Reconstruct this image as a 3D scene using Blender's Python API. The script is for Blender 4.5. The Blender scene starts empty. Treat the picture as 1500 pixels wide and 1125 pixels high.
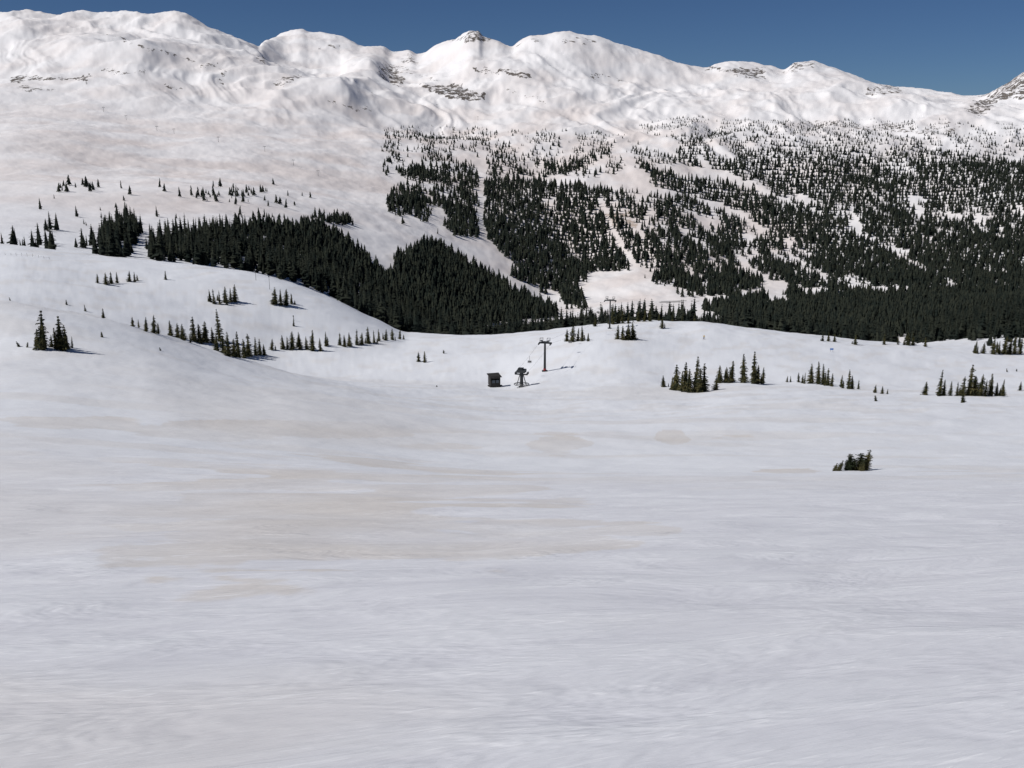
import bpy, bmesh, math, random
import numpy as np
from mathutils import Vector, Matrix
random.seed(7); rng=np.random.default_rng(11)
scene=bpy.context.scene
F=1472.0; TH=math.radians(13.8); CT,ST=math.cos(TH),math.sin(TH)
EYE=1.7
# ------------------------------------------------------------------ noise
_perm=rng.permutation(512).astype(np.int64); _ang=rng.random(512)*2*np.pi
_gx=np.cos(_ang); _gy=np.sin(_ang)
def perlin(x,y):
    xi=np.floor(x).astype(np.int64); yi=np.floor(y).astype(np.int64)
    xf=x-xi; yf=y-yi
    def g(ix,iy,dx,dy):
        h=_perm[(_perm[ix%512]+iy)%512]
        return _gx[h]*dx+_gy[h]*dy
    u=xf*xf*xf*(xf*(xf*6-15)+10); v=yf*yf*yf*(yf*(yf*6-15)+10)
    a=g(xi,yi,xf,yf); b=g(xi+1,yi,xf-1,yf); c=g(xi,yi+1,xf,yf-1); d=g(xi+1,yi+1,xf-1,yf-1)
    return 1.5*((a+(b-a)*u)*(1-v)+(c+(d-c)*u)*v)
def fbm(x,y,o=4):
    s=0;a=1;t=0
    for i in range(o):
        s=s+a*perlin(x+17.3*i,y-9.1*i); t+=a; a*=.5; x=x*2.03; y=y*2.03
    return s/t
def ridged(x,y,o=4):
    s=0;a=1;t=0
    for i in range(o):
        s=s+a*(1-2*np.abs(perlin(x+31.3*i,y+5.7*i))); t+=a; a*=.5; x=x*2.1; y=y*2.1
    return s/t
def sst(x,a,b):
    t=np.clip((x-a)/(b-a),0,1); return t*t*(3-2*t)
def rot(x,y,deg):
    c,s=math.cos(math.radians(deg)),math.sin(math.radians(deg)); return x*c+y*s,-x*s+y*c
# ------------------------------------------------------------------ terrain profile rows
def pch(xk,yk,x):
    xk=np.array(xk,float); yk=np.array(yk,float)
    h=np.diff(xk); m=np.diff(yk)/h; t=np.zeros_like(yk)
    t[0]=m[0]; t[-1]=m[-1]
    for i in range(1,len(yk)-1):
        if m[i-1]*m[i]>0: t[i]=2*m[i-1]*m[i]/(m[i-1]+m[i])
    x=np.clip(x,xk[0],xk[-1]); k=np.clip(np.searchsorted(xk,x)-1,0,len(h)-1)
    s=(x-xk[k])/h[k]; s2=s*s; s3=s2*s
    return (2*s3-3*s2+1)*yk[k]+(s3-2*s2+s)*h[k]*t[k]+(-2*s3+3*s2)*yk[k+1]+(s3-s2)*h[k]*t[k+1]
SKY=[(-900,150),(-500,60),(-200,30),(0,24),(60,24),(130,19),(165,22),(210,17),(250,20),(300,42),(340,57),(378,71),(385,63),(400,56),(418,51),(440,45),(452,49),(480,51),(505,58),(530,69),(560,70),(575,77),(598,74),(612,82),(640,68),(665,60),(678,51),(690,45),(700,45),(708,54),(725,59),(750,70),(762,62),(780,56),(800,55),(830,48),(850,51),(880,57),(905,67),(930,77),(960,84),(1000,94),(1035,100),(1060,95),(1080,94),(1120,98),(1148,103),(1165,92),(1190,90),(1205,96),(1230,103),(1255,114),(1280,123),(1330,131),(1400,140),(1440,141),(1470,127),(1500,109),(1600,70),(1900,60),(2400,120)]
SKYD=[(-900,2600),(0,2900),(360,2950),(430,3500),(600,3500),(700,3200),(1000,3300),(1250,3600),(1400,3700),(1470,3100),(2400,2900)]
ROWS=[
([(-900,610),(0,640),(400,665),(750,690),(1500,690),(2400,690)],[(-900,72),(2400,72)]),
([(-900,540),(0,530),(200,548),(400,585),(750,622),(1100,620),(1500,622),(2400,600)],[(-900,150),(2400,150)]),
([(-900,390),(0,440),(100,455),(200,480),(330,522),(430,548),(520,562),(640,571),(750,575),(900,578),(1000,579),(1100,573),(1250,578),(1400,583),(1500,585),(2400,590)],[(-900,200),(0,220),(400,240),(600,262),(750,280),(1000,262),(1500,245),(2400,240)]),
([(-900,395),(0,454),(200,495),(330,536),(430,554),(520,559),(640,560),(720,563),(798,552),(900,549),(1000,560),(1100,560),(1500,574),(2400,575)],[(-900,280),(0,300),(600,320),(750,325),(1000,320),(1500,305),(2400,300)]),
([(-900,360),(0,402),(200,436),(330,468),(450,500),(600,519),(750,516),(900,500),(1000,510),(1200,525),(1350,540),(1500,548),(2400,540)],[(-900,380),(2400,380)]),
([(-900,330),(0,357),(100,368),(200,380),(300,389),(400,406),(480,433),(550,468),(600,488),(700,490),(800,484),(850,478),(950,470),(1020,470),(1080,477),(1200,492),(1300,502),(1400,510),(1500,516),(2400,520)],[(-900,470),(2400,470)]),
([(-900,340),(0,364),(200,384),(400,420),(550,470),(650,505),(850,500),(1100,502),(1300,508),(1400,488),(1500,462),(2400,440)],[(-900,540),(0,540),(400,560),(650,680),(1100,720),(2400,700)]),
([(-900,310),(0,343),(200,362),(400,386),(550,430),(700,468),(850,462),(950,455),(1100,455),(1300,453),(1500,447),(2400,430)],[(-900,620),(0,620),(300,660),(600,860),(850,1100),(1500,1060),(2400,1000)]),
([(-900,240),(0,280),(200,300),(400,322),(600,362),(750,392),(850,412),(950,402),(1100,410),(1300,415),(1500,402),(2400,380)],[(-900,900),(300,920),(600,1160),(850,1400),(2400,1400)]),
([(-900,150),(0,195),(200,215),(400,235),(600,262),(750,285),(850,290),(950,292),(1100,322),(1300,332),(1500,322),(2400,300)],[(-900,1350),(0,1400),(600,1650),(850,1800),(2400,1800)]),
([(-900,110),(0,130),(200,142),(400,165),(500,175),(600,200),(750,215),(850,220),(950,225),(1100,235),(1300,245),(1500,240),(2400,220)],[(-900,1950),(0,2000),(600,2150),(2400,2250)]),
([(-900,90),(0,88),(130,72),(200,68),(290,93),(400,99),(480,110),(560,150),(640,160),(750,165),(850,172),(950,182),(1100,180),(1300,178),(1500,180),(2400,160)],[(-900,2300),(0,2350),(600,2500),(2400,2650)]),
([(-900,160),(-400,70),(0,52),(130,44),(250,52),(378,93),(400,106),(480,122),(540,104),(580,130),(640,122),(695,104),(770,98),(850,112),(1000,136),(1100,132),(1200,126),(1300,138),(1400,158),(1440,162),(1500,146),(2400,120)],[(-900,2450),(0,2600),(400,2750),(600,2850),(1000,2950),(1500,2880),(2400,2780)]),
(SKY,SKYD),
]
us=np.linspace(-900,2400,2600)
AG=np.linspace(-1.1,1.1,2400); NC=len(AG)
LD=[];GG=[]
def addrow(v,y):
    Yc=(562.5-v)/F; t=CT+Yc*ST
    a=((us-750)/F)/t; g=(-ST+Yc*CT)/t + EYE/y
    LD.append(np.interp(AG,a,np.log(y))); GG.append(np.interp(AG,a,g))
for y0 in (6.,30.):
    LD.append(np.full(NC,math.log(y0))); GG.append(np.full(NC,-.31))
for vk,dk in ROWS:
    addrow(pch(*zip(*vk),us),pch(*zip(*dk),us))
sv=pch(*zip(*SKY),us); sd=pch(*zip(*SKYD),us)
addrow(sv+55,sd*1.22); addrow(np.full_like(us,200.),sd*1.8); addrow(np.full_like(us,215.),np.full_like(us,14000.))
LD=np.array(LD);GG=np.array(GG);K=len(LD)
hh=np.diff(LD,axis=0); mm=np.diff(GG,axis=0)/hh
TT=np.zeros_like(GG); TT[0]=0; TT[-1]=mm[-1]
p=mm[:-1]*mm[1:]
TT[1:-1]=np.where(p>0,2*p/np.where(np.abs(mm[:-1]+mm[1:])<1e-9,1e-9,mm[:-1]+mm[1:]),0)
def base_z(x,y):
    ys=np.maximum(y,2.0); a=np.clip(x/ys,AG[0],AG[-1]-1e-6)
    c=(a-AG[0])/(AG[1]-AG[0]); i=np.clip(c.astype(int),0,NC-2); f=c-i
    L=np.clip(np.log(ys),math.log(6.),math.log(13999.))
    D=LD[:,i]*(1-f)+LD[:,i+1]*f
    k=np.clip((L[None]>=D).sum(0)-1,0,K-2); ar=np.arange(len(x))
    d0=D[k,ar]; h=D[k+1,ar]-d0
    g0=GG[k,i]*(1-f)+GG[k,i+1]*f; g1=GG[k+1,i]*(1-f)+GG[k+1,i+1]*f
    t0=TT[k,i]*(1-f)+TT[k,i+1]*f; t1=TT[k+1,i]*(1-f)+TT[k+1,i+1]*f
    s=np.clip((L-d0)/h,0,1); s2=s*s;s3=s2*s
    g=(2*s3-3*s2+1)*g0+(s3-2*s2+s)*h*t0+(-2*s3+3*s2)*g1+(s3-s2)*h*t1
    return -EYE+g*y
def disp(x,y):
    xr,yr=rot(x,y,28)
    z=fbm(xr/7,yr/4.5,3)*.19*sst(y,3,12)*(1-sst(y,200,500))
    z+=fbm(x/45+7,y/45,4)*1.3*sst(y,25,170)
    xq,yq=rot(x,y,50)
    z+=fbm(xq/22,yq/9,4)*.5*sst(y,60,220)
    m=sst(y,600,1300)
    z+=fbm(x/260+3,y/330,6)*17*m
    m2=sst(y,1500,2500); sk=1-.65*sst(y,2880,3080)
    a=np.clip(x/np.maximum(y,2),-1.1,1.1)
    z+=(ridged(x/430+1.7,y/700+.4,4)-.35)*30*m2*sk
    z+=(ridged(a*9+fbm(x/300,y/300,2)*.8+3.1,y/900,4)-.3)*19*sst(y,1700,2500)*sk
    z+=(ridged(x/110+.7,y/150,3)-.3)*6.5*sst(y,2200,2700)
    return z
def H(x,y):
    x=np.atleast_1d(np.asarray(x,float)); y=np.atleast_1d(np.asarray(y,float))
    o=np.empty(len(x))
    for s in range(0,len(x),20000):
        o[s:s+20000]=base_z(x[s:s+20000],y[s:s+20000])+disp(x[s:s+20000],y[s:s+20000])
    return o
# grid
A=np.concatenate([np.linspace(-1.0,-.58,60,endpoint=False),np.linspace(-.58,.58,1100,endpoint=False),np.linspace(.58,1.0,60)])
Y=np.concatenate([np.linspace(-18,3,16,endpoint=False),np.exp(np.linspace(math.log(3),math.log(420),400,endpoint=False)),np.exp(np.linspace(math.log(420),math.log(4300),540,endpoint=False)),np.exp(np.linspace(math.log(4300),math.log(13500),24))])
NR,NA=len(Y),len(A)
YY=np.repeat(Y[:,None],NA,1); XX=A[None,:]*(YY+20)
ZZ=H(XX.ravel(),YY.ravel()).reshape(NR,NA)
def proj(x,y,z):
    d=y*CT-z*ST; d=np.where(np.abs(d)<.1,.1,d)
    return 750+F*x/d, 562.5-F*(y*ST+z*CT)/d
UU,VV=proj(XX,YY,ZZ)
def inpoly(u,v,P):
    r=np.zeros(u.shape,bool); n=len(P)
    for i in range(n):
        x0,y0=P[i];x1,y1=P[(i+1)%n]
        if y0==y1: continue
        c=((y0>v)!=(y1>v))&(u<(x1-x0)*(v-y0)/(y1-y0)+x0); r^=c
    return r
def segdist(u,v,P):
    d=np.full(u.shape,1e9)
    for (x0,y0),(x1,y1) in zip(P[:-1],P[1:]):
        dx,dy=x1-x0,y1-y0; t=np.clip(((u-x0)*dx+(v-y0)*dy)/(dx*dx+dy*dy),0,1)
        d=np.minimum(d,np.hypot(u-x0-t*dx,v-y0-t*dy))
    return d
rock=np.zeros((NR,NA))
r0=int(np.searchsorted(Y,1000))
Us,Vs=UU[r0:],VV[r0:]
wob=fbm(XX[r0:]/70,YY[r0:]/70,4); Uw=Us+wob*20; Vw=Vs+fbm(XX[r0:]/60+9,YY[r0:]/60,4)*9
RP=[([(620,125),(660,120),(715,138),(706,151),(640,139)],.85),([(695,100),(772,102),(780,113),(700,109)],.75),([(546,95),(574,99),(592,112),(586,127),(566,116)],.8),
([(668,60),(720,60),(710,46),(690,42)],.8),([(1038,101),(1112,99),(1122,117),(1058,108)],.8),([(1148,103),(1168,88),(1195,90),(1180,103)],.65),([(1258,131),(1298,120),(1332,134),(1290,142)],.65),
([(1410,164),(1440,140),(1470,122),(1502,104),(1700,70),(1700,142),(1502,142),(1460,150),(1435,168)],.8),([(396,122),(415,112),(443,108),(438,117),(405,128)],.75),([(588,86),(612,76),(614,92),(596,96)],.6),([(752,70),(762,58),(790,54),(786,60)],.6)]
rk=np.zeros_like(Us)
for P,w in RP: rk=np.maximum(rk,inpoly(Uw,Vw,P)*w)
for P,w,k in [([(15,118),(60,113),(130,115)],2.2,.75),([(150,103),(215,108)],1.8,.65),([(160,48),(215,72),(285,92),(320,95)],1.2,.65),([(480,150),(540,160)],1.4,.55),([(1180,180),(1330,190),(1400,188)],4,.5),([(640,118),(560,92)],1.4,.5),([(820,58),(870,62)],1.2,.6),([(240,124),(270,128)],1.8,.7),([(320,100),(332,125)],1.2,.6),([(380,84),(392,94)],1.5,.6),([(470,70),(500,66)],1.2,.5),([(860,110),(930,122)],1.3,.5),([(740,130),(800,150)],1.6,.5),([(30,128),(80,132)],1.5,.65)]:
    rk=np.maximum(rk,k*(segdist(Uw,Vw,P)<w*1.5))
rk[Vs<0]=0
rock[r0:]=rk
dirt=np.zeros((NR,NA)); road=np.zeros((NR,NA))
r1=int(np.searchsorted(Y,3)); r2=int(np.searchsorted(Y,330))
Ud,Vd,Xd,Yd=UU[r1:r2],VV[r1:r2],XX[r1:r2],YY[r1:r2]
lx=Xd/(Yd+6)*20; ly=np.log(Yd+3)*14
w1=fbm(lx/5,ly/3.2,5)
def ell(u,v,cx,cy,rx,ry): return 1-((u-cx)/rx)**2-((v-cy)/ry)**2
e=np.maximum.reduce([ell(Ud,Vd,470,775,330,105),ell(Ud,Vd,640,712,160,26)+.1,ell(Ud,Vd,740,782,160,28),ell(Ud,Vd,930,775,90,10),ell(Ud,Vd,380,632,250,14),ell(Ud,Vd,820,652,46,12)+.6,ell(Ud,Vd,985,640,22,11)+.4,ell(Ud,Vd,1160,690,60,6),ell(Ud,Vd,500,840,230,45),ell(Ud,Vd,1100,638,90,5),ell(Ud,Vd,100,620,110,10),ell(Ud,Vd,640,655,110,8)])
dirt[r1:r2]=sst(e+w1*2.6,.15,.32)*np.clip(.65+.9*fbm(lx/6+5,ly/4,4),0.1,1)
film=sst(fbm(lx/14+2,ly/9,5)-.25*(UU[r1:r2]-600)/900,-.05,.4)*.38
streak=sst(fbm(lx/7+12,ly/1.6,4),.08,.3)*.4*sst(Yd,18,60)
dirt[r1:r2]=np.maximum(np.maximum(dirt[r1:r2],film),streak)
xq,yq=rot(XX[:r2+80],YY[:r2+80],50)
dirt[:r2+80]=np.maximum(dirt[:r2+80],.38*sst(fbm(xq/22+3,yq/9,4),.05,.3)*sst(YY[:r2+80],60,200))
xf_,yf_=rot(XX,YY,35)
tint=sst(fbm(xf_/240,yf_/110,6),-.22,.3)*.8+.35*sst(fbm(XX/60,YY/200,4),0,.4)
warm=np.exp(-(((UU-930)/260)**2+((VV-330)/110)**2))+.5*np.exp(-(((UU-650)/300)**2+((VV-230)/70)**2))+.45*np.exp(-(((UU-200)/300)**2+((VV-250)/90)**2))
tint=np.clip(tint*(.5+.8*warm)+.35*warm,0,1)
road[r0-60:]=(segdist(UU[r0-60:],VV[r0-60:],[(960,443),(1010,441),(1040,445)])<1.6)*(YY[r0-60:]<1400)*(fbm(XX[r0-60:]/20,YY[r0-60:]/20,2)>-.15)
brown=np.zeros((NR,NA)); brown[r0:]=inpoly(Uw,Vw,[(888,316),(925,314),(928,333),(900,332)])
me=bpy.data.meshes.new("snow_terrain")
co=np.stack([XX,YY,ZZ],-1).reshape(-1,3).astype(np.float32)
me.vertices.add(NR*NA); me.vertices.foreach_set("co",co.ravel())
idx=np.arange(NR*NA).reshape(NR,NA)
q=np.stack([idx[:-1,:-1],idx[:-1,1:],idx[1:,1:],idx[1:,:-1]],-1).reshape(-1,4).astype(np.int32)
me.loops.add(q.size); me.loops.foreach_set("vertex_index",q.ravel())
me.polygons.add(len(q)); me.polygons.foreach_set("loop_start",np.arange(0,q.size,4,dtype=np.int32)); me.polygons.foreach_set("loop_total",np.full(len(q),4,np.int32))
me.polygons.foreach_set("use_smooth",np.ones(len(q),bool)); me.update()
for nm,ar in (("rock",rock),("dirt",dirt),("road",road),("brown",brown),("tint",tint)):
    at=me.attributes.new(nm,'FLOAT','POINT'); at.data.foreach_set("value",ar.ravel().astype(np.float32))
terrain=bpy.data.objects.new("snow_covered_mountain_terrain",me); scene.collection.objects.link(terrain)
# ------------------------------------------------------------------ materials
def newmat(n):
    m=bpy.data.materials.new(n); m.use_nodes=True; nt=m.node_tree
    return m,nt,nt.nodes["Principled BSDF"]
def math_(nt,op,a,b=None,clamp=False):
    n=nt.nodes.new("ShaderNodeMath"); n.operation=op; n.use_clamp=clamp
    for i,s in enumerate((a,b)):
        if s is None: continue
        if isinstance(s,(int,float)): n.inputs[i].default_value=s
        else: nt.links.new(s,n.inputs[i])
    return n.outputs[0]
def mixc(nt,f,a,b):
    n=nt.nodes.new("ShaderNodeMix"); n.data_type='RGBA'
    if isinstance(f,(int,float)): n.inputs[0].default_value=f
    else: nt.links.new(f,n.inputs[0])
    for i,s in ((6,a),(7,b)):
        if isinstance(s,tuple): n.inputs[i].default_value=(*s,1)
        else: nt.links.new(s,n.inputs[i])
    return n.outputs[2]
def mapr(nt,v,a,b,c=0.,d=1.):
    n=nt.nodes.new("ShaderNodeMapRange"); n.interpolation_type='SMOOTHSTEP'
    nt.links.new(v,n.inputs[0])
    for i,s in enumerate((a,b,c,d)): n.inputs[i+1].default_value=s
    return n.outputs[0]
def noise(nt,vec,scale,detail=4,rough=.55,dist=0.):
    n=nt.nodes.new("ShaderNodeTexNoise"); nt.links.new(vec,n.inputs["Vector"])
    n.inputs["Scale"].default_value=scale;n.inputs["Detail"].default_value=detail;n.inputs["Roughness"].default_value=rough;n.inputs["Distortion"].default_value=dist
    return n.outputs[0]
def mapping(nt,vec,rz,sc):
    n=nt.nodes.new("ShaderNodeMapping"); n.vector_type='TEXTURE'; nt.links.new(vec,n.inputs[0]); n.inputs["Rotation"].default_value=(0,0,math.radians(rz)); n.inputs["Scale"].default_value=sc
    return n.outputs[0]
m,nt,bs=newmat("spring_snow")
geo=nt.nodes.new("ShaderNodeNewGeometry"); pos=geo.outputs["Position"]
sep=nt.nodes.new("ShaderNodeSeparateXYZ"); nt.links.new(pos,sep.inputs[0]); py=sep.outputs[1]
near=mapr(nt,py,10,75,1,0); mid=mapr(nt,py,60,500,1,0); far=mapr(nt,py,450,1000,0,1)
def attr(n):
    a=nt.nodes.new("ShaderNodeAttribute"); a.attribute_name=n; return a.outputs["Fac"]
nA=noise(nt,mapping(nt,pos,30,(.40,.036,.3)),1,3,.5,.9)
nB=noise(nt,mapping(nt,pos,26,(2.4,.8,1)),1,4,.62,.5)
# snow colour is slightly greyer close to the viewer, paler further down the slope
c=mixc(nt,mapr(nt,nB,.3,.7),(.70,.705,.74),(.765,.775,.80))
c=mixc(nt,mapr(nt,py,12,90,0,.7),c,(.78,.80,.825))
farC=mixc(nt,attr("tint"),(.85,.835,.83),(.765,.70,.665))
c=mixc(nt,far,c,farC)
c=mixc(nt,math_(nt,'MULTIPLY',attr("dirt"),.85),c,(.665,.625,.58))
st=math_(nt,'MULTIPLY',math_(nt,'MULTIPLY',mapr(nt,nA,.60,.66),mapr(nt,nB,.42,.60)),math_(nt,'MULTIPLY',near,.75))
c=mixc(nt,st,c,(.90,.905,.92))  # wind-ripple highlights painted into the snow colour as pale strokes
nR=noise(nt,pos,.06,5,.75)
rf=math_(nt,'MULTIPLY',mapr(nt,math_(nt,'ADD',nR,math_(nt,'MULTIPLY',attr("rock"),.24)),.655,.70),mapr(nt,attr("rock"),.1,.4))
rc=mixc(nt,mapr(nt,nR,.4,.7),(.06,.052,.047),(.20,.175,.15))
c=mixc(nt,rf,c,rc)
c=mixc(nt,math_(nt,'MULTIPLY',attr("road"),.7),c,(.2,.19,.18))
c=mixc(nt,math_(nt,'MULTIPLY',attr("brown"),mapr(nt,nR,.42,.55,0,.7)),c,(.36,.27,.2))
nt.links.new(c,bs.inputs["Base Color"]); bs.inputs["Roughness"].default_value=.6; bs.inputs["Specular IOR Level"].default_value=.2
hA=math_(nt,'MULTIPLY',math_(nt,'MULTIPLY',nA,near),.015)
hB=math_(nt,'MULTIPLY',math_(nt,'MULTIPLY',nB,mid),.15)
h=math_(nt,'ADD',hA,hB)
bp=nt.nodes.new("ShaderNodeBump"); bp.inputs["Strength"].default_value=.85; bp.inputs["Distance"].default_value=1; nt.links.new(h,bp.inputs["Height"]); nt.links.new(bp.outputs[0],bs.inputs["Normal"])
terrain.data.materials.append(m)
def foliage(name,c1,c2,sc):
    m,nt,bs=newmat(name); g=nt.nodes.new("ShaderNodeNewGeometry")
    n1=noise(nt,g.outputs["Position"],sc,1); c=mixc(nt,mapr(nt,n1,.35,.65),c1,c2)
    nt.links.new(c,bs.inputs["Base Color"]); bs.inputs["Roughness"].default_value=.9; bs.inputs["Specular IOR Level"].default_value=.03
    return m
M_far=foliage("distant_spruce_foliage",(.015,.020,.017),(.030,.034,.025),.12)
M_near=foliage("spruce_foliage",(.024,.030,.017),(.085,.078,.036),.9)
M_bark=foliage("bark",(.04,.03,.025),(.08,.06,.05),3)
def flat(name,col,rough=.5,metal=0.,var=.25):
    m,nt,bs=newmat(name); g=nt.nodes.new("ShaderNodeNewGeometry")
    n1=noise(nt,g.outputs["Position"],2.5,4); c=mixc(nt,n1,tuple(x*(1-var) for x in col),tuple(x*(1+var) for x in col))
    nt.links.new(c,bs.inputs["Base Color"]); bs.inputs["Roughness"].default_value=rough; bs.inputs["Metallic"].default_value=metal
    return m
M_steel=flat("dark_painted_steel",(.02,.024,.026),.6,.1)
M_galv=flat("galvanised_steel",(.13,.13,.13),.5,.4)
M_wood=flat("dark_stained_wood",(.022,.02,.018),.85)
M_red=flat("red_pad",(.30,.02,.02),.6)
M_glass=flat("window_glass",(.05,.07,.09),.1)
M_yel=flat("yellow_jacket",(.75,.5,.03),.7)
M_dark=flat("dark_trousers",(.03,.03,.04),.7)
M_blue=flat("blue_panel",(.08,.2,.5),.5)
M_skin=flat("skin",(.5,.33,.25),.6)
# ------------------------------------------------------------------ conifers
def conifer(nwh,nbr,seed,R=.17,sprigs=1,low=.05,lean=0.,core=.0,pw=.8):
    r=random.Random(seed); V=[];T=[];Mi=[]
    def tri(a,b,c,mi=0): T.append((a,b,c)); Mi.append(mi)
    n=5
    for i in range(n): V.append((.017*math.cos(i*2*math.pi/n),.017*math.sin(i*2*math.pi/n),-.06))
    V.append((lean,0,.98))
    for i in range(n): tri(i,(i+1)%n,n,1)
    if core>0:
        i0=len(V)
        for i in range(7):
            a=i*2*math.pi/7; rr=R*core*r.uniform(.75,1.2); V.append((rr*math.cos(a),rr*math.sin(a),low))
        V.append((lean,0,.93))
        for i in range(7): tri(i0+i,i0+(i+1)%7,i0+7)
    asym=r.random()*6.28
    for w in range(nwh):
        t=(w+r.uniform(-.3,.3))/nwh; t=min(max(t,0),.985)
        z=low+(.99-low)*t
        env=R*((1-t)**pw)*(.62 if t<.06 else 1)+.008
        env*=r.uniform(.78,1.18)
        if pw<.6 and r.random()<.25: env*=.55
        k=max(3,int(round(nbr*(1-.45*t)))); a0=r.random()*6.28
        for b in range(k):
            if r.random()<.12: continue
            an=a0+b*2*math.pi/k+r.uniform(-.35,.35)
            L=env*r.uniform(.55,1.3)*(1+.25*math.cos(an-asym))
            ca,sa=math.cos(an),math.sin(an); up=r.uniform(-.02,.02) if pw>.6 else r.uniform(.0,.12)
            dr=.30*(1-t)+.02
            def P(rad,side,dz): return (lean*z+rad*ca-side*sa,rad*sa+side*ca,z+up*rad/R-dr*rad+dz)
            if sprigs==1:
                wd=L*.42+.006; i=len(V)
                V.extend([P(0,0,.03*(1-t)+.01),P(L*.55,wd,-.012),P(L,0,-.01),P(L*.55,-wd,-.012)])
                tri(i,i+1,i+2);tri(i,i+2,i+3)
            else:
                for s in range(sprigs):
                    f=(s+.4)/sprigs; sl=L*.42*(1.15-.5*f)
                    for sg in (-1,1):
                        if r.random()<.12: continue
                        rad=L*f*.8; i=len(V); sg2=sg*r.uniform(.4,1.0)
                        V.extend([P(rad,0,.008),P(rad+sl*.35,sg2*sl*.15,.01+r.uniform(-.006,.006)),P(rad+sl,sg2*sl*.8,-.018-r.uniform(0,.012)),P(rad+sl*.3,sg2*sl*.85,-.014)])
                        tri(i,i+1,i+2);tri(i,i+2,i+3)
                i=len(V); V.extend([P(L*.5,.008,0),P(L*1.05,0,.0),P(L*.5,-.008,0)]); tri(i,i+1,i+2)
    return np.array(V,float),np.array(T,int),np.array(Mi,int)
def skirt_conifer(seed,R,nl=5,n=5):
    r=random.Random(seed); V=[(.02,0,-.05),(-.01,.017,-.05),(-.01,-.017,-.05),(0,0,.5)]; T=[(0,1,3),(1,2,3),(2,0,3)]; Mi=[1,1,1]
    for l in range(nl):
        t=l/nl; zt=.32+.68*(l+1)/nl if l<nl-1 else 1.0; zb=.04+.86*t
        rr=R*((1-t)**.85)+.015; i0=len(V); ox,oy=r.uniform(-.02,.02),r.uniform(-.02,.02)
        V.append((ox,oy,zt)); a0=r.random()*6.28
        for k in range(n*2):
            a=a0+k*math.pi/n; q_=rr*(r.uniform(.9,1.4) if k%2==0 else r.uniform(.4,.7))
            V.append((ox+q_*math.cos(a),oy+q_*math.sin(a),zb+(0 if k%2==0 else .05)+r.uniform(-.03,.03)))
        for k in range(n*2): T.append((i0,i0+1+k,i0+1+(k+1)%(n*2))); Mi.append(0)
    return np.array(V,float),np.array(T,int),np.array(Mi,int)
def mesh_from(name,V,T,Mi,mats):
    me=bpy.data.meshes.new(name); me.vertices.add(len(V)); me.vertices.foreach_set("co",np.asarray(V,np.float32).ravel())
    T=np.asarray(T,np.int32); me.loops.add(T.size); me.loops.foreach_set("vertex_index",T.ravel())
    me.polygons.add(len(T)); me.polygons.foreach_set("loop_start",np.arange(0,T.size,3,dtype=np.int32)); me.polygons.foreach_set("loop_total",np.full(len(T),3,np.int32))
    for mt in mats: me.materials.append(mt)
    me.polygons.foreach_set("material_index",np.asarray(Mi,np.int32)); me.update(); me.validate(); return me
near_protos=[mesh_from("spruce_mesh",*conifer(24,9,s,R=rr,sprigs=3,low=.03,lean=ln,core=.4),[M_near,M_bark]) for s,rr,ln in ((1,.17,0),(2,.22,.04),(3,.26,-.03),(4,.15,.02),(5,.19,0),(6,.24,.05))]
bush_protos=[mesh_from("krummholz_mesh",*conifer(18,12,s,R=rr,sprigs=3,low=.02,lean=ln,core=.6,pw=.38),[M_near,M_bark]) for s,rr,ln in ((11,.27,.22),(12,.31,-.18),(13,.24,.28),(14,.36,.05))]
def ray_hit(u,v,ymin=5,ymax=4500):
    Xc=(u-750)/F; Yc=(562.5-v)/F; dy=CT+Yc*ST; a=Xc/dy; g=(-ST+Yc*CT)/dy
    ys=np.exp(np.linspace(math.log(ymin),math.log(ymax),900))
    gap=H(a*ys,ys)-g*ys
    hit=np.nonzero(gap>=0)[0]
    i=hit[0] if len(hit) else int(np.argmax(gap/ys))
    y=ys[i]; return a*y,y,float(H(a*y,y)[0])
def place(u,v,hpx,kind,ymin=5,ymax=700):
    x,y,z=ray_hit(u,v,ymin,ymax)
    def put(x,y,h):
        z=float(H(x,y)[0])
        me=random.choice(near_protos if kind=='t' else bush_protos)
        o=bpy.data.objects.new("spruce_tree" if kind=='t' else "krummholz_shrub",me); scene.collection.objects.link(o)
        o.location=(x,y,z-.02*h); w=random.uniform(.85,1.25)
        o.scale=(h*w,h*w,h); o.rotation_euler=(random.uniform(-.05,.05),random.uniform(-.05,.05),random.uniform(0,6.28))
    h=hpx*y/F*random.uniform(.98,1.18); put(x,y,h)
    if kind=='t' and hpx>14 and random.random()<.65:
        a=random.uniform(0,6.28); d=h*random.uniform(.2,.5); put(x+d*math.cos(a),y+abs(d*math.sin(a))*1.5,h*random.uniform(.3,.65))
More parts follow.
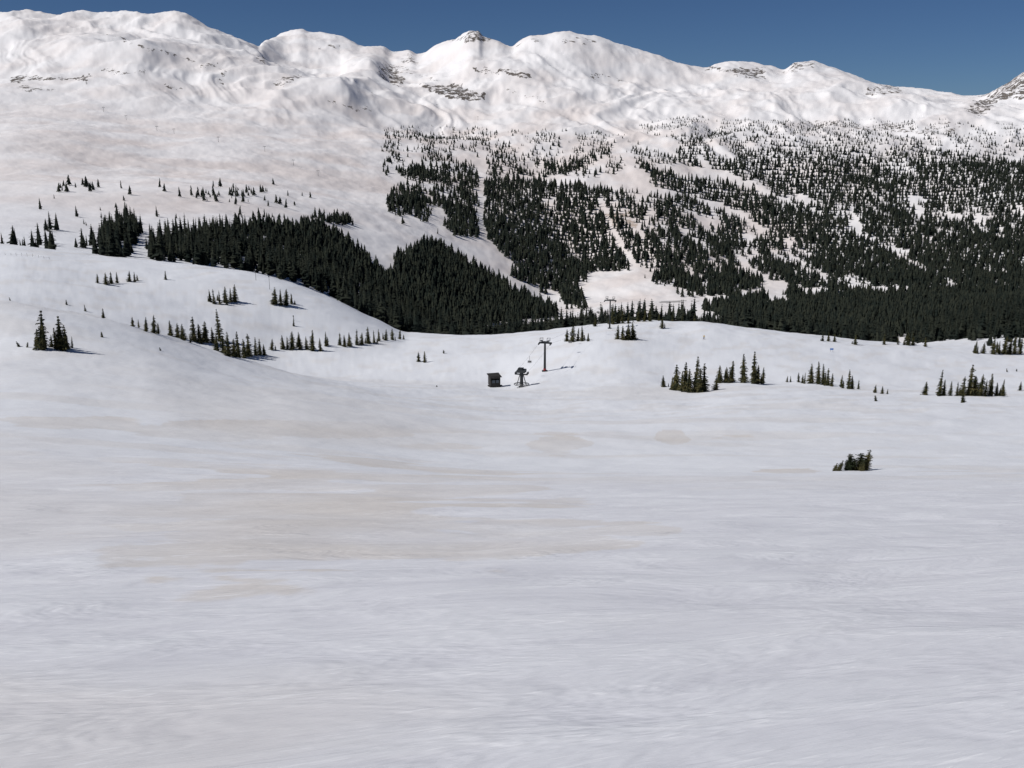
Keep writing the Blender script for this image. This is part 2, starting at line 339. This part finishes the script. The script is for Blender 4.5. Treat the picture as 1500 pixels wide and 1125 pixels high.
TR=[(62,512,60),(90,512,54),(55,510,30),(98,511,38),(82,511,30),
(195,478,14),(203,480,14),(225,488,28),(214,486,20),(232,489,18),(250,492,22),(260,495,20),(268,498,24),(285,500,40),(293,502,26),(302,502,30),(322,500,45),(312,503,22),
(318,514,25),(328,518,30),(335,522,35),(343,523,30),(350,524,38),(358,524,30),(365,522,34),(374,521,26),(381,520,26),(398,512,15),
(415,512,22),(421,512,18),(428,512,25),(440,512,28),(449,512,18),(458,514,32),(477,508,22),(498,506,20),(505,508,18),(512,508,22),(523,506,25),(530,505,18),(540,503,25),(548,503,20),(555,500,18),(565,499,16),(575,498,18),(586,497,18),
(98,447,9),(125,456,10),(152,466,16),
(143,415,13),(155,417,17),(163,416,18),(172,415,15),(190,413,15),(198,413,15),(243,410,14),(308,443,18),(314,446,22),(322,446,20),(330,444,26),(338,443,22),(344,442,26),(403,446,24),(412,448,22),(419,447,24),(427,446,16),(430,478,14),
(613,530,15),(622,531,18),
(830,500,20),(838,501,24),(846,500,20),(853,500,24),(861,500,14),(905,497,22),(912,498,22),(918,498,24),(928,497,24),(922,497,18),(970,481,18),
(872,478,14),(898,475,28),(905,474,26),(912,474,26),(920,474,20),(935,471,18),(944,471,18),(952,471,20),(965,470,14),(985,470,14),(1000,470,12),(1018,470,12),
(984,571,22),(990,572,40),(998,573,32),(1003,574,42),(1010,575,36),(1018,575,54),(1025,575,42),(1031,574,44),(972,567,18),
(1053,561,26),(1064,561,26),(1071,561,32),(1089,561,45),(1104,562,45),(1109,562,30),(1117,562,24),
(1153,560,10),(1158,560,9),(1170,560,14),(1175,561,14),(1188,562,32),(1199,563,38),(1206,564,34),(1212,565,26),(1218,566,22),(1232,567,20),(1243,570,32),(1248,570,20),(1257,570,14),
(1282,575,13),(1292,577,13),(1300,577,8),
(1376,580,40),(1382,580,24),(1392,580,24),(1402,580,20),(1410,580,30),(1420,580,46),(1427,580,28),(1435,580,34),(1443,580,24),(1451,580,34),(1460,580,22),(1467,580,28),(1494,572,14),
(1205,500,12),(1213,500,14),(1222,501,12),(1252,505,15),(1295,505,16),(1315,505,14),(1330,506,20),(1337,506,18),(1355,508,14),(1428,518,18),(1440,518,16),(1455,519,24),(1463,519,20),(1470,519,28),(1478,519,22),(1486,519,26),(1494,519,22),(1510,520,26),(1530,560,36),(1545,562,30)]
for u,v,hp in TR: place(u,v,hp,'t',ymin=120)
for u,v,hp in [(28,508,9),(40,509,8),(150,494,8),(650,518,5),(15,441,5),(1283,588,9),(1410,590,13),(1475,545,6),(235,514,5),(1489,544,5),(640,567,3)]: place(u,v,hp,'b',ymin=120)
for u,v,hp in [(1222,690,13),(1228,690,16),(1240,689,17),(1245,689,25),(1251,689,18),(1260,689,25),(1267,689,32),(1263,690,18)]: place(u,v,hp,'b',ymin=30,ymax=150)
# forest mass
st_=2; g0=int(np.searchsorted(Y,478)); g1=int(np.searchsorted(Y,2900))
fx,fy,fz,fu,fv=[q_[g0:g1:st_,::st_] for q_ in (XX,YY,ZZ,UU,VV)]
dy_=np.gradient(fy[:,0])[:,None]; dx_=np.gradient(fx,axis=1); area=np.abs(dy_*dx_)
elev=(fz/fy); runmax=np.maximum.accumulate(elev,axis=0)
hidden=elev<runmax-.004
den=np.zeros_like(fx)
nU=fbm(fx/60,fy/60,3); uw=fu+nU*16; vw=fv+fbm(fx/60+5,fy/60,3)*9
POL=[([(1060,250),(1110,215),(1200,203),(1270,228),(1350,215),(1500,240),(1900,230),(1900,480),(1150,470),(1100,440),(1280,430),(1420,425),(1330,380),(1270,345),(1150,290)],1.08),
([(1080,255),(1110,225),(1200,210),(1270,232),(1350,222),(1500,245),(1900,235),(1900,310),(1500,305),(1350,295),(1200,280)],1.5),
([(985,235),(1010,190),(1060,178),(1130,190),(1110,215),(1060,250)],.85),
([(940,245),(1100,280),(1200,315),(1290,365),(1400,425),(1280,418),(1160,352),(1060,300),(950,268)],2.0),
([(860,275),(1000,290),(1150,350),(1290,415),(1150,445),(1100,400),(1050,430),(960,420),(900,340)],.42),
([(715,262),(860,272),(905,300),(925,400),(860,405),(850,455),(760,405),(712,350),(706,300)],1.3),
([(580,380),(650,352),(760,410),(840,462),(600,492),(590,440)],2.2),
([(225,352),(300,340),(400,332),(480,342),(540,390),(590,420),(600,490),(540,465),(480,430),(400,405),(300,388),(220,378)],1.8),
([(145,360),(175,318),(198,312),(202,350),(190,380),(150,378)],1.2),
([(570,250),(710,240),(712,350),(640,345),(575,325)],.32),
([(655,262),(690,262),(712,350),(650,340)],.95),
([(560,185),(900,195),(1000,240),(850,262),(560,250)],.11),
([(800,232),(860,236),(860,255),(800,252)],.5),
([(930,185),(1000,175),(1500,180),(1900,180),(1900,240),(1300,228),(1050,235)],.2),
([(60,275),(420,275),(520,320),(60,335)],.018),([(280,280),(400,280),(410,290),(290,290)],.14),([(90,272),(135,272),(135,282),(90,282)],.25),
([(440,318),(515,318),(515,330),(440,328)],.5),([(62,330),(80,330),(80,340),(62,340)],.35),([(0,352),(150,362),(150,372),(0,362)],.12),
([(1030,452),(1500,432),(1900,430),(1900,480),(1400,500),(1200,495),(1080,476)],2.0),
([(960,385),(1130,400),(1140,455),(1000,440)],.9),
([(1400,450),(1520,445),(1520,520),(1400,505)],.2)]
for P,d in POL: den=np.where(inpoly(uw,vw,P),np.maximum(den,d),den)
den=np.where(hidden&(fy<1150)&(fu>560),1.1,den)
for P,w in [([(600,318),(640,345),(690,378),(760,418),(855,470)],6.5),([(702,215),(706,260),(708,350)],5),([(880,290),(900,340),(935,400)],5)]:
    den=np.where(segdist(fu+nU*3,fv-4,P)<w,0,den)
for P in [[(855,402),(900,402),(965,442),(880,452),(845,440)],[(1112,412),(1150,412),(1155,450),(1125,450)],[(895,440),(1065,436),(1065,450),(895,452)],[(1160,285),(1190,285),(1200,300),(1165,296)],[(1240,310),(1255,310),(1265,345),(1245,335)],[(1425,310),(1450,318),(1440,345),(1425,340)],[(1330,292),(1350,290),(1356,325),(1345,325)]]:
    den=np.where(inpoly(uw,vw,P),0,den)
cl=(fbm(fx/42+2,fy/120,3)+.45*fbm(fx/14,fy/34+3,2))*1.1
prob=np.where(den>.8,np.clip(.5+(cl+(den-.82))*3.4,.03,1),np.clip(den*(1+3.6*cl),0,1))
far_k=np.where(fy<850,1/28.,1/19.)
sel=rng.random(fx.shape)<prob*area*far_k
sx=fx[sel]; sy=fy[sel]; sv_=fv[sel]; su_=fu[sel]
sx=sx+rng.uniform(-1,1,len(sx))*2.5; sy=sy+rng.uniform(-1,1,len(sx))*3.5
sz=H(sx,sy)
hgt=(6+12*rng.random(len(sx))**1.3)*np.where(sv_<240,.5+.4*np.clip((sv_-180)/60,0,1),1.)*np.where(prob[sel]<.5,.8,1)*np.where((su_<540)&(sv_<338),.75,1)
midp=[conifer(12,6,s,R=r_,core=.55) for s,r_ in ((21,.17),(22,.2),(23,.15),(24,.22))]
farp=[skirt_conifer(s,r_) for s,r_ in ((31,.17),(32,.21),(33,.14),(34,.19),(35,.16))]
def scatter(name,protos,mask):
    X,Yv,Z,Hh=sx[mask],sy[mask],sz[mask],hgt[mask]; n=len(X); pi=rng.integers(0,len(protos),n)
    Vs=[];Ts=[];Ms=[];off=0
    for k,(V,T,Mi) in enumerate(protos):
        s=np.nonzero(pi==k)[0]
        if not len(s): continue
        a=rng.random(len(s))*6.28; h=Hh[s]; w=h*rng.uniform(.8,1.4,len(s))
        ca,sa=np.cos(a)*w,np.sin(a)*w; lx_=rng.normal(0,.035,len(s))*h
        P=np.empty((len(s),len(V),3))
        P[...,0]=V[None,:,0]*ca[:,None]-V[None,:,1]*sa[:,None]+X[s][:,None]+V[None,:,2]*lx_[:,None]
        P[...,1]=V[None,:,0]*sa[:,None]+V[None,:,1]*ca[:,None]+Yv[s][:,None]
        P[...,2]=V[None,:,2]*h[:,None]+Z[s][:,None]
        t=T[None]+(np.arange(len(s))*len(V))[:,None,None]+off
        Vs.append(P.reshape(-1,3));Ts.append(t.reshape(-1,3));Ms.append(np.tile(Mi,len(s))); off+=len(s)*len(V)
    me=mesh_from(name,np.concatenate(Vs),np.concatenate(Ts),np.concatenate(Ms),[M_far,M_bark])
    o=bpy.data.objects.new(name,me); scene.collection.objects.link(o)
scatter("spruce_forest",midp,sy<850); scatter("distant_spruce_forest",farp,sy>=850)
# ------------------------------------------------------------------ hardware
def mk(bm_fn,name,mat,parent=None):
    bm=bmesh.new(); bm_fn(bm); me=bpy.data.meshes.new(name); bm.to_mesh(me); bm.free()
    me.materials.append(mat); o=bpy.data.objects.new(name,me); scene.collection.objects.link(o); o.parent=parent; return o
def box(bm,c,s,rot=None):
    M=Matrix.Translation(c)@(rot or Matrix.Identity(4))@Matrix.Diagonal((*s,1)); bmesh.ops.create_cube(bm,size=1,matrix=M)
def cyl(bm,p0,p1,r0,r1=None,n=12):
    p0=Vector(p0);p1=Vector(p1);d=p1-p0; M=Matrix.Translation((p0+p1)/2)@d.to_track_quat('Z','Y').to_matrix().to_4x4()
    bmesh.ops.create_cone(bm,cap_ends=True,segments=n,radius1=r0,radius2=r1 if r1 is not None else r0,depth=d.length,matrix=M)
def torus(bm,c,R,r,n=28):
    rings=[]
    for i in range(n):
        a=i*2*math.pi/n; ring=[]
        for j in range(6):
            b=j*math.pi/3; rr=R+r*math.cos(b); p=Vector((rr*math.cos(a),rr*math.sin(a),r*math.sin(b)))
            ring.append(bm.verts.new(p+Vector(c)))
        rings.append(ring)
    for i in range(n):
        for j in range(6): bm.faces.new((rings[i][j],rings[(i+1)%n][j],rings[(i+1)%n][(j+1)%6],rings[i][(j+1)%6]))
def empty(name,loc,yaw=0):
    e=bpy.data.objects.new(name,None); scene.collection.objects.link(e); e.location=loc; e.rotation_euler=(0,0,yaw); return e
def tower(u,v,hpx,yaw=0.,pad=False,ymin=100,ymax=3000,hm=None,k=1.,arm=2.3):
    x,y,z=ray_hit(u,v,ymin,ymax); h=hm or hpx*y/F
    e=empty("chairlift_tower",(x,y,z),yaw)
    mk(lambda b:(cyl(b,(0,0,-1),(0,0,h*.97),.34*k,.24*k),cyl(b,(0,0,-.5),(0,0,.35),.75*k)),"mast",M_steel,e)
    def arms(b):
        box(b,(0,0,h-.5),(arm*2,.34*k,.4*k)); box(b,(0,0,h-.05),(arm*1.2,.16*k,.16*k))
        for sx_ in (-1,1):
            box(b,(sx_*arm*.6,0,h-.27),(.1*k,.12*k,.4))
            box(b,(sx_*arm*.62,0,h+.18),(.9,1.6,.08))
            cyl(b,(sx_*arm,0,h-.4),(sx_*arm,0,h-.95),.1*k)
    mk(arms,"crossarm",M_steel,e)
    def shv(b):
        for sx_ in (-1,1):
            box(b,(sx_*arm,0,h-.95),(.14*k,3.0,.2*k))
            for yy in (-1.25,-.75,-.25,.25,.75,1.25): cyl(b,(sx_*arm-.09*k,yy,h-.78),(sx_*arm+.09*k,yy,h-.78),.24*k,n=10)
    mk(shv,"sheave_train",M_steel,e)
    def lad(b):
        for sx_ in (-.2,.2): cyl(b,(sx_,-.45,.5),(sx_,-.42,h-.4),.03,n=5)
        for i in range(int(h/.4)-1): cyl(b,(-.2,-.45,.7+i*.4),(.2,-.45,.7+i*.4),.02,n=4)
    if y<700:
        mk(lad,"ladder",M_steel,e)
        def rail(b):
            for sx_ in (-1,1):
                c0=sx_*arm*.62
                for px,pyy in ((-.45,-.8),(.45,-.8),(-.45,.8),(.45,.8)): cyl(b,(c0+px,pyy,h+.2),(c0+px,pyy,h+1.1),.04,n=5)
                for pyy in (-.8,.8): cyl(b,(c0-.45,pyy,h+1.1),(c0+.45,pyy,h+1.1),.04,n=5)
                for px in (-.45,.45): cyl(b,(c0+px,-.8,h+1.1),(c0+px,.8,h+1.1),.04,n=5)
        mk(rail,"work_platform_rail",M_steel,e)
    if pad:
        mk(lambda b:cyl(b,(0,0,.36),(0,0,1.1),.5,.46,14),"red_safety_pad",M_red,e)
    Mx=Matrix.Translation((x,y,z))@Matrix.Rotation(yaw,4,'Z')
    return [Mx@Vector((s_*arm,0,h-.5)) for s_ in (-1,1)]
tA=tower(798,544,46,yaw=math.radians(-14),pad=True,ymin=290,ymax=420,arm=2.0,k=1.35)
tB=tower(893,482,44,yaw=math.radians(-14),ymin=430,ymax=520,arm=2.4,k=1.1)
x,y,z=ray_hit(764,567,250,330); s_=y/F
e=empty("chairlift_terminal",(x,y,z),math.radians(-14)); ht=30*s_
def tm(b):
    cyl(b,(0,0,-.5),(0,0,ht*.8),.55,.48,14); cyl(b,(0,0,-.3),(0,0,.3),1.0,.9,14)
    box(b,(-.9,0,ht*.45),(.2,.25,ht*.75),Matrix.Rotation(.28,4,'Y')); box(b,(.9,0,ht*.45),(.2,.25,ht*.75),Matrix.Rotation(-.28,4,'Y'))
mk(tm,"mast",M_steel,e)
def hd(b):
    box(b,(0,0,ht*.84),(2.6,2.6,.9)); box(b,(-.3,0,ht*.84+.65),(1.5,1.6,.5)); box(b,(0,0,ht*.66),(3.9,.4,.35))
    for sx_ in (-1,1):
        box(b,(sx_*1.9,.3,ht*.7),(.25,2.4,.5))
        for yy in (-.6,-.1,.4,.9): cyl(b,(sx_*1.9-.15,yy,ht*.7+.3),(sx_*1.9+.15,yy,ht*.7+.3),.22,n=10)
    cyl(b,(.6,0,ht*.84+.4),(.6,0,ht*.84+1.2),.08,n=6)
mk(hd,"drive_housing",M_steel,e)
def bw(b):
    torus(b,(0,0,.95),2.35,.13); torus(b,(0,0,.95),.6,.1,16)
    for i in range(8):
        a=i*math.pi/4; cyl(b,(.5*math.cos(a),.5*math.sin(a),.95),(2.3*math.cos(a),2.3*math.sin(a),.95),.06,n=6)
mk(bw,"bullwheel",M_galv,e)
Mx=Matrix.Translation((x,y,z))@Matrix.Rotation(math.radians(-14),4,'Z')
tT=[Mx@Vector((q_*1.9,0,ht*.7+.5)) for q_ in (-1,1)]
rope=empty("haul_rope",(0,0,0))
def cable(p0,p1,sag,n=16):
    pts=[p0.lerp(p1,i/n)-Vector((0,0,4*sag*(i/n)*(1-i/n))) for i in range(n+1)]
    def f(b):
        for a_,b_ in zip(pts[:-1],pts[1:]): cyl(b,a_,b_,.02,n=5)
    mk(f,"rope_span",M_galv,rope); return pts
def chair(p):
    e=empty("lift_chair",p,math.radians(-14))
    def f(b):
        cyl(b,(0,0,0),(0,.1,-.5),.05,n=6); cyl(b,(0,.1,-.5),(0,.35,-2.2),.05,n=6)
        for sx_ in (-.6,.6): cyl(b,(sx_,.35,-1.7),(sx_,.35,-2.3),.03,n=5); cyl(b,(sx_,.35,-2.3),(sx_,-.2,-2.35),.03,n=5)
        cyl(b,(-.6,.35,-1.7),(.6,.35,-1.7),.04,n=5)
    mk(f,"hanger_frame",M_galv,e)
    mk(lambda b:(box(b,(0,.08,-2.33),(1.15,.5,.07)),box(b,(0,.36,-2.0),(1.15,.06,.45))),"seat",M_galv,e)
for i in (0,1):
    pa=cable(tT[i],tA[i],.4); pb=cable(tA[i],tB[i],3.0)
    if i==0: chair(pa[9])
    for q_ in ((4,11) if i else (7,14)): chair(pb[q_])
# lift hut
x,y,z=ray_hit(724,567,250,330)
e=empty("lift_operator_hut",(x,y,z),math.radians(18)); w=3.2;d=2.8;hh_=3.5
def walls(b):
    box(b,(0,0,.25),(w+.3,d+.3,.5))
    box(b,(0,d/2,hh_/2+.5),(w,.12,hh_-.6)); box(b,(-w/2,0,hh_/2+.5),(.12,d-.14,hh_-.6)); box(b,(w/2,0,hh_/2+.5),(.12,d-.14,hh_-.6))
    box(b,(0,-d/2,1.05),(w,.12,1.1)); box(b,(0,-d/2,hh_-.05),(w,.12,.9))
    for xx in (-w/2+.2,0,w/2-.2): box(b,(xx,-d/2,2.1),(.35 if xx else .12,.12,1.0))
mk(walls,"walls",M_wood,e)
mk(lambda b:(box(b,(-.65,-d/2+.03,2.1),(.98,.03,1.0)),box(b,(.65,-d/2+.03,2.1),(.98,.03,1.0))),"windows",M_glass,e)
mk(lambda b:(box(b,(w/2+.08,.2,1.45),(.05,.85,1.9)),box(b,(w/2+.13,-.1,1.45),(.05,.06,.12))),"door",M_galv,e)
R_=Matrix.Rotation(.16,4,'X')
mk(lambda b:box(b,(0,-.1,hh_+.42),(w+.8,d+1.0,.16),R_),"roof",M_wood,e)
mk(lambda b:(cyl(b,(1,.5,hh_+.3),(1,.5,hh_+1.1),.08),box(b,(w/2+.6,.2,.3),(1.1,1.6,.1))),"stovepipe_and_step",M_steel,e)
for u,v in [(152,164),(185,176),(230,192),(255,196),(320,208),(388,222),(430,242),(466,258),(545,140),(640,158),(700,176)]:
    tower(u,v,0,ymin=900,ymax=3200,hm=8,k=.7,arm=2.0,yaw=random.uniform(-.4,.4))
x0,y0,z0=ray_hit(8,374,300,465)
e=empty("snow_fence",(x0,y0,z0))
def fn(b):
    for i in range(9):
        px=i*2.3; zz=float(H(x0+px,y0)[0])-z0
        cyl(b,(px,0,zz-.3),(px+random.uniform(-.2,.2),0,zz+1.3+random.uniform(-.4,.3)),.05,n=6)
        if i<8:
            z2=float(H(x0+px+2.3,y0)[0])-z0
            cyl(b,(px,0,zz+.6),(px+2.3,0,z2+.6),.02,n=5)
mk(fn,"posts_and_rails",M_wood,e)
for u,v,hp in [(375,411,14),(395,424,20),(240,372,10),(430,470,8)]:
    x,y,z=ray_hit(u,v,200,480); h=hp*y/F
    e=empty("trail_marker_pole",(x,y,z)); mk(lambda b:cyl(b,(0,0,-.3),(0,0,h),.09,.06,8),"pole",M_wood,e); mk(lambda b:box(b,(0,-.1,h-.3),(.5,.04,.5)),"marker_board",M_wood,e)
x,y,z=ray_hit(1218,516,250,470)
e=empty("trail_sign",(x,y,z)); mk(lambda b:(cyl(b,(-.5,0,-.3),(-.5,0,1.7),.05,n=6),cyl(b,(.5,0,-.3),(.5,0,1.7),.05,n=6)),"posts",M_wood,e); mk(lambda b:box(b,(0,-.08,1.3),(1.4,.05,.7)),"panel",M_blue,e)
x,y,z=ray_hit(1031,497,300,470)
e=empty("skier",(x,y,z+.03),.3)
def skin(name,verts,edges,rad,mat):
    me=bpy.data.meshes.new(name); me.from_pydata(verts,edges,[]); me.materials.append(mat)
    o=bpy.data.objects.new(name,me); scene.collection.objects.link(o); o.parent=e
    md=o.modifiers.new("s",'SKIN')
    for i,r_ in enumerate(rad): me.skin_vertices[0].data[i].radius=(r_,r_)
    me.skin_vertices[0].data[0].use_root=True
    o.modifiers.new("ss",'SUBSURF').render_levels=1
skin("jacket",[(0,0,.95),(0,-.05,1.2),(0,-.08,1.42),(-.2,-.06,1.4),(-.3,-.12,1.15),(-.3,-.35,1.05),(.2,-.06,1.4),(.3,-.12,1.15),(.3,-.35,1.05),(0,-.1,1.52)],[(0,1),(1,2),(2,3),(3,4),(4,5),(2,6),(6,7),(7,8),(2,9)],[.16,.17,.16,.09,.07,.05,.09,.07,.05,.07],M_yel)
skin("trousers",[(0,.02,.95),(-.11,0,.88),(-.14,-.12,.5),(-.14,0,.1),(.11,0,.88),(.14,-.12,.5),(.14,0,.1)],[(0,1),(1,2),(2,3),(0,4),(4,5),(5,6)],[.16,.12,.09,.08,.12,.09,.08],M_dark)
mk(lambda b:bmesh.ops.create_uvsphere(b,u_segments=12,v_segments=8,radius=.12,matrix=Matrix.Translation((0,-.12,1.66))),"head",M_skin,e)
mk(lambda b:(box(b,(-.14,-.1,0),(.1,1.7,.03)),box(b,(.14,-.1,0),(.1,1.7,.03)),cyl(b,(-.33,-.38,1.05),(-.4,-.2,0),.015,n=5),cyl(b,(.33,-.38,1.05),(.4,-.2,0),.015,n=5)),"skis_and_poles",M_dark,e)
# ------------------------------------------------------------------ light
el=math.radians(47); dv=Vector((-.93,-.37,0)).normalized()*math.cos(el)+Vector((0,0,math.sin(el)))
sl=bpy.data.lights.new("sun",'SUN'); sl.energy=3.85; sl.angle=math.radians(.5); sl.color=(1,.97,.94)
so=bpy.data.objects.new("sun",sl); scene.collection.objects.link(so); so.rotation_euler=(-dv).to_track_quat('-Z','Y').to_euler()
w=bpy.data.worlds.new("World"); scene.world=w; w.use_nodes=True; nt=w.node_tree; bg=nt.nodes["Background"]
sk=nt.nodes.new("ShaderNodeTexSky"); sk.sky_type='NISHITA'; sk.sun_disc=False; sk.sun_elevation=el; sk.sun_rotation=math.atan2(dv.x,dv.y); sk.altitude=3400; sk.air_density=1.0; sk.dust_density=0.15; sk.ozone_density=2.0
ml=nt.nodes.new("ShaderNodeMix"); ml.data_type='RGBA'; ml.blend_type='MULTIPLY'; ml.inputs[0].default_value=1; ml.inputs[7].default_value=(.31,.42,.58,1)
nt.links.new(sk.outputs[0],ml.inputs[6]); nt.links.new(ml.outputs[2],bg.inputs[0]); bg.inputs[1].default_value=.072
cam=bpy.data.cameras.new("camera"); cam.lens=36*F/1500; cam.sensor_width=36; cam.clip_start=.1; cam.clip_end=40000
co_=bpy.data.objects.new("camera",cam); scene.collection.objects.link(co_); co_.location=(0,0,0); co_.rotation_euler=(math.pi/2-TH,0,0); scene.camera=co_
scene.view_settings.view_transform='Standard'; scene.view_settings.look='None'; scene.view_settings.exposure=0
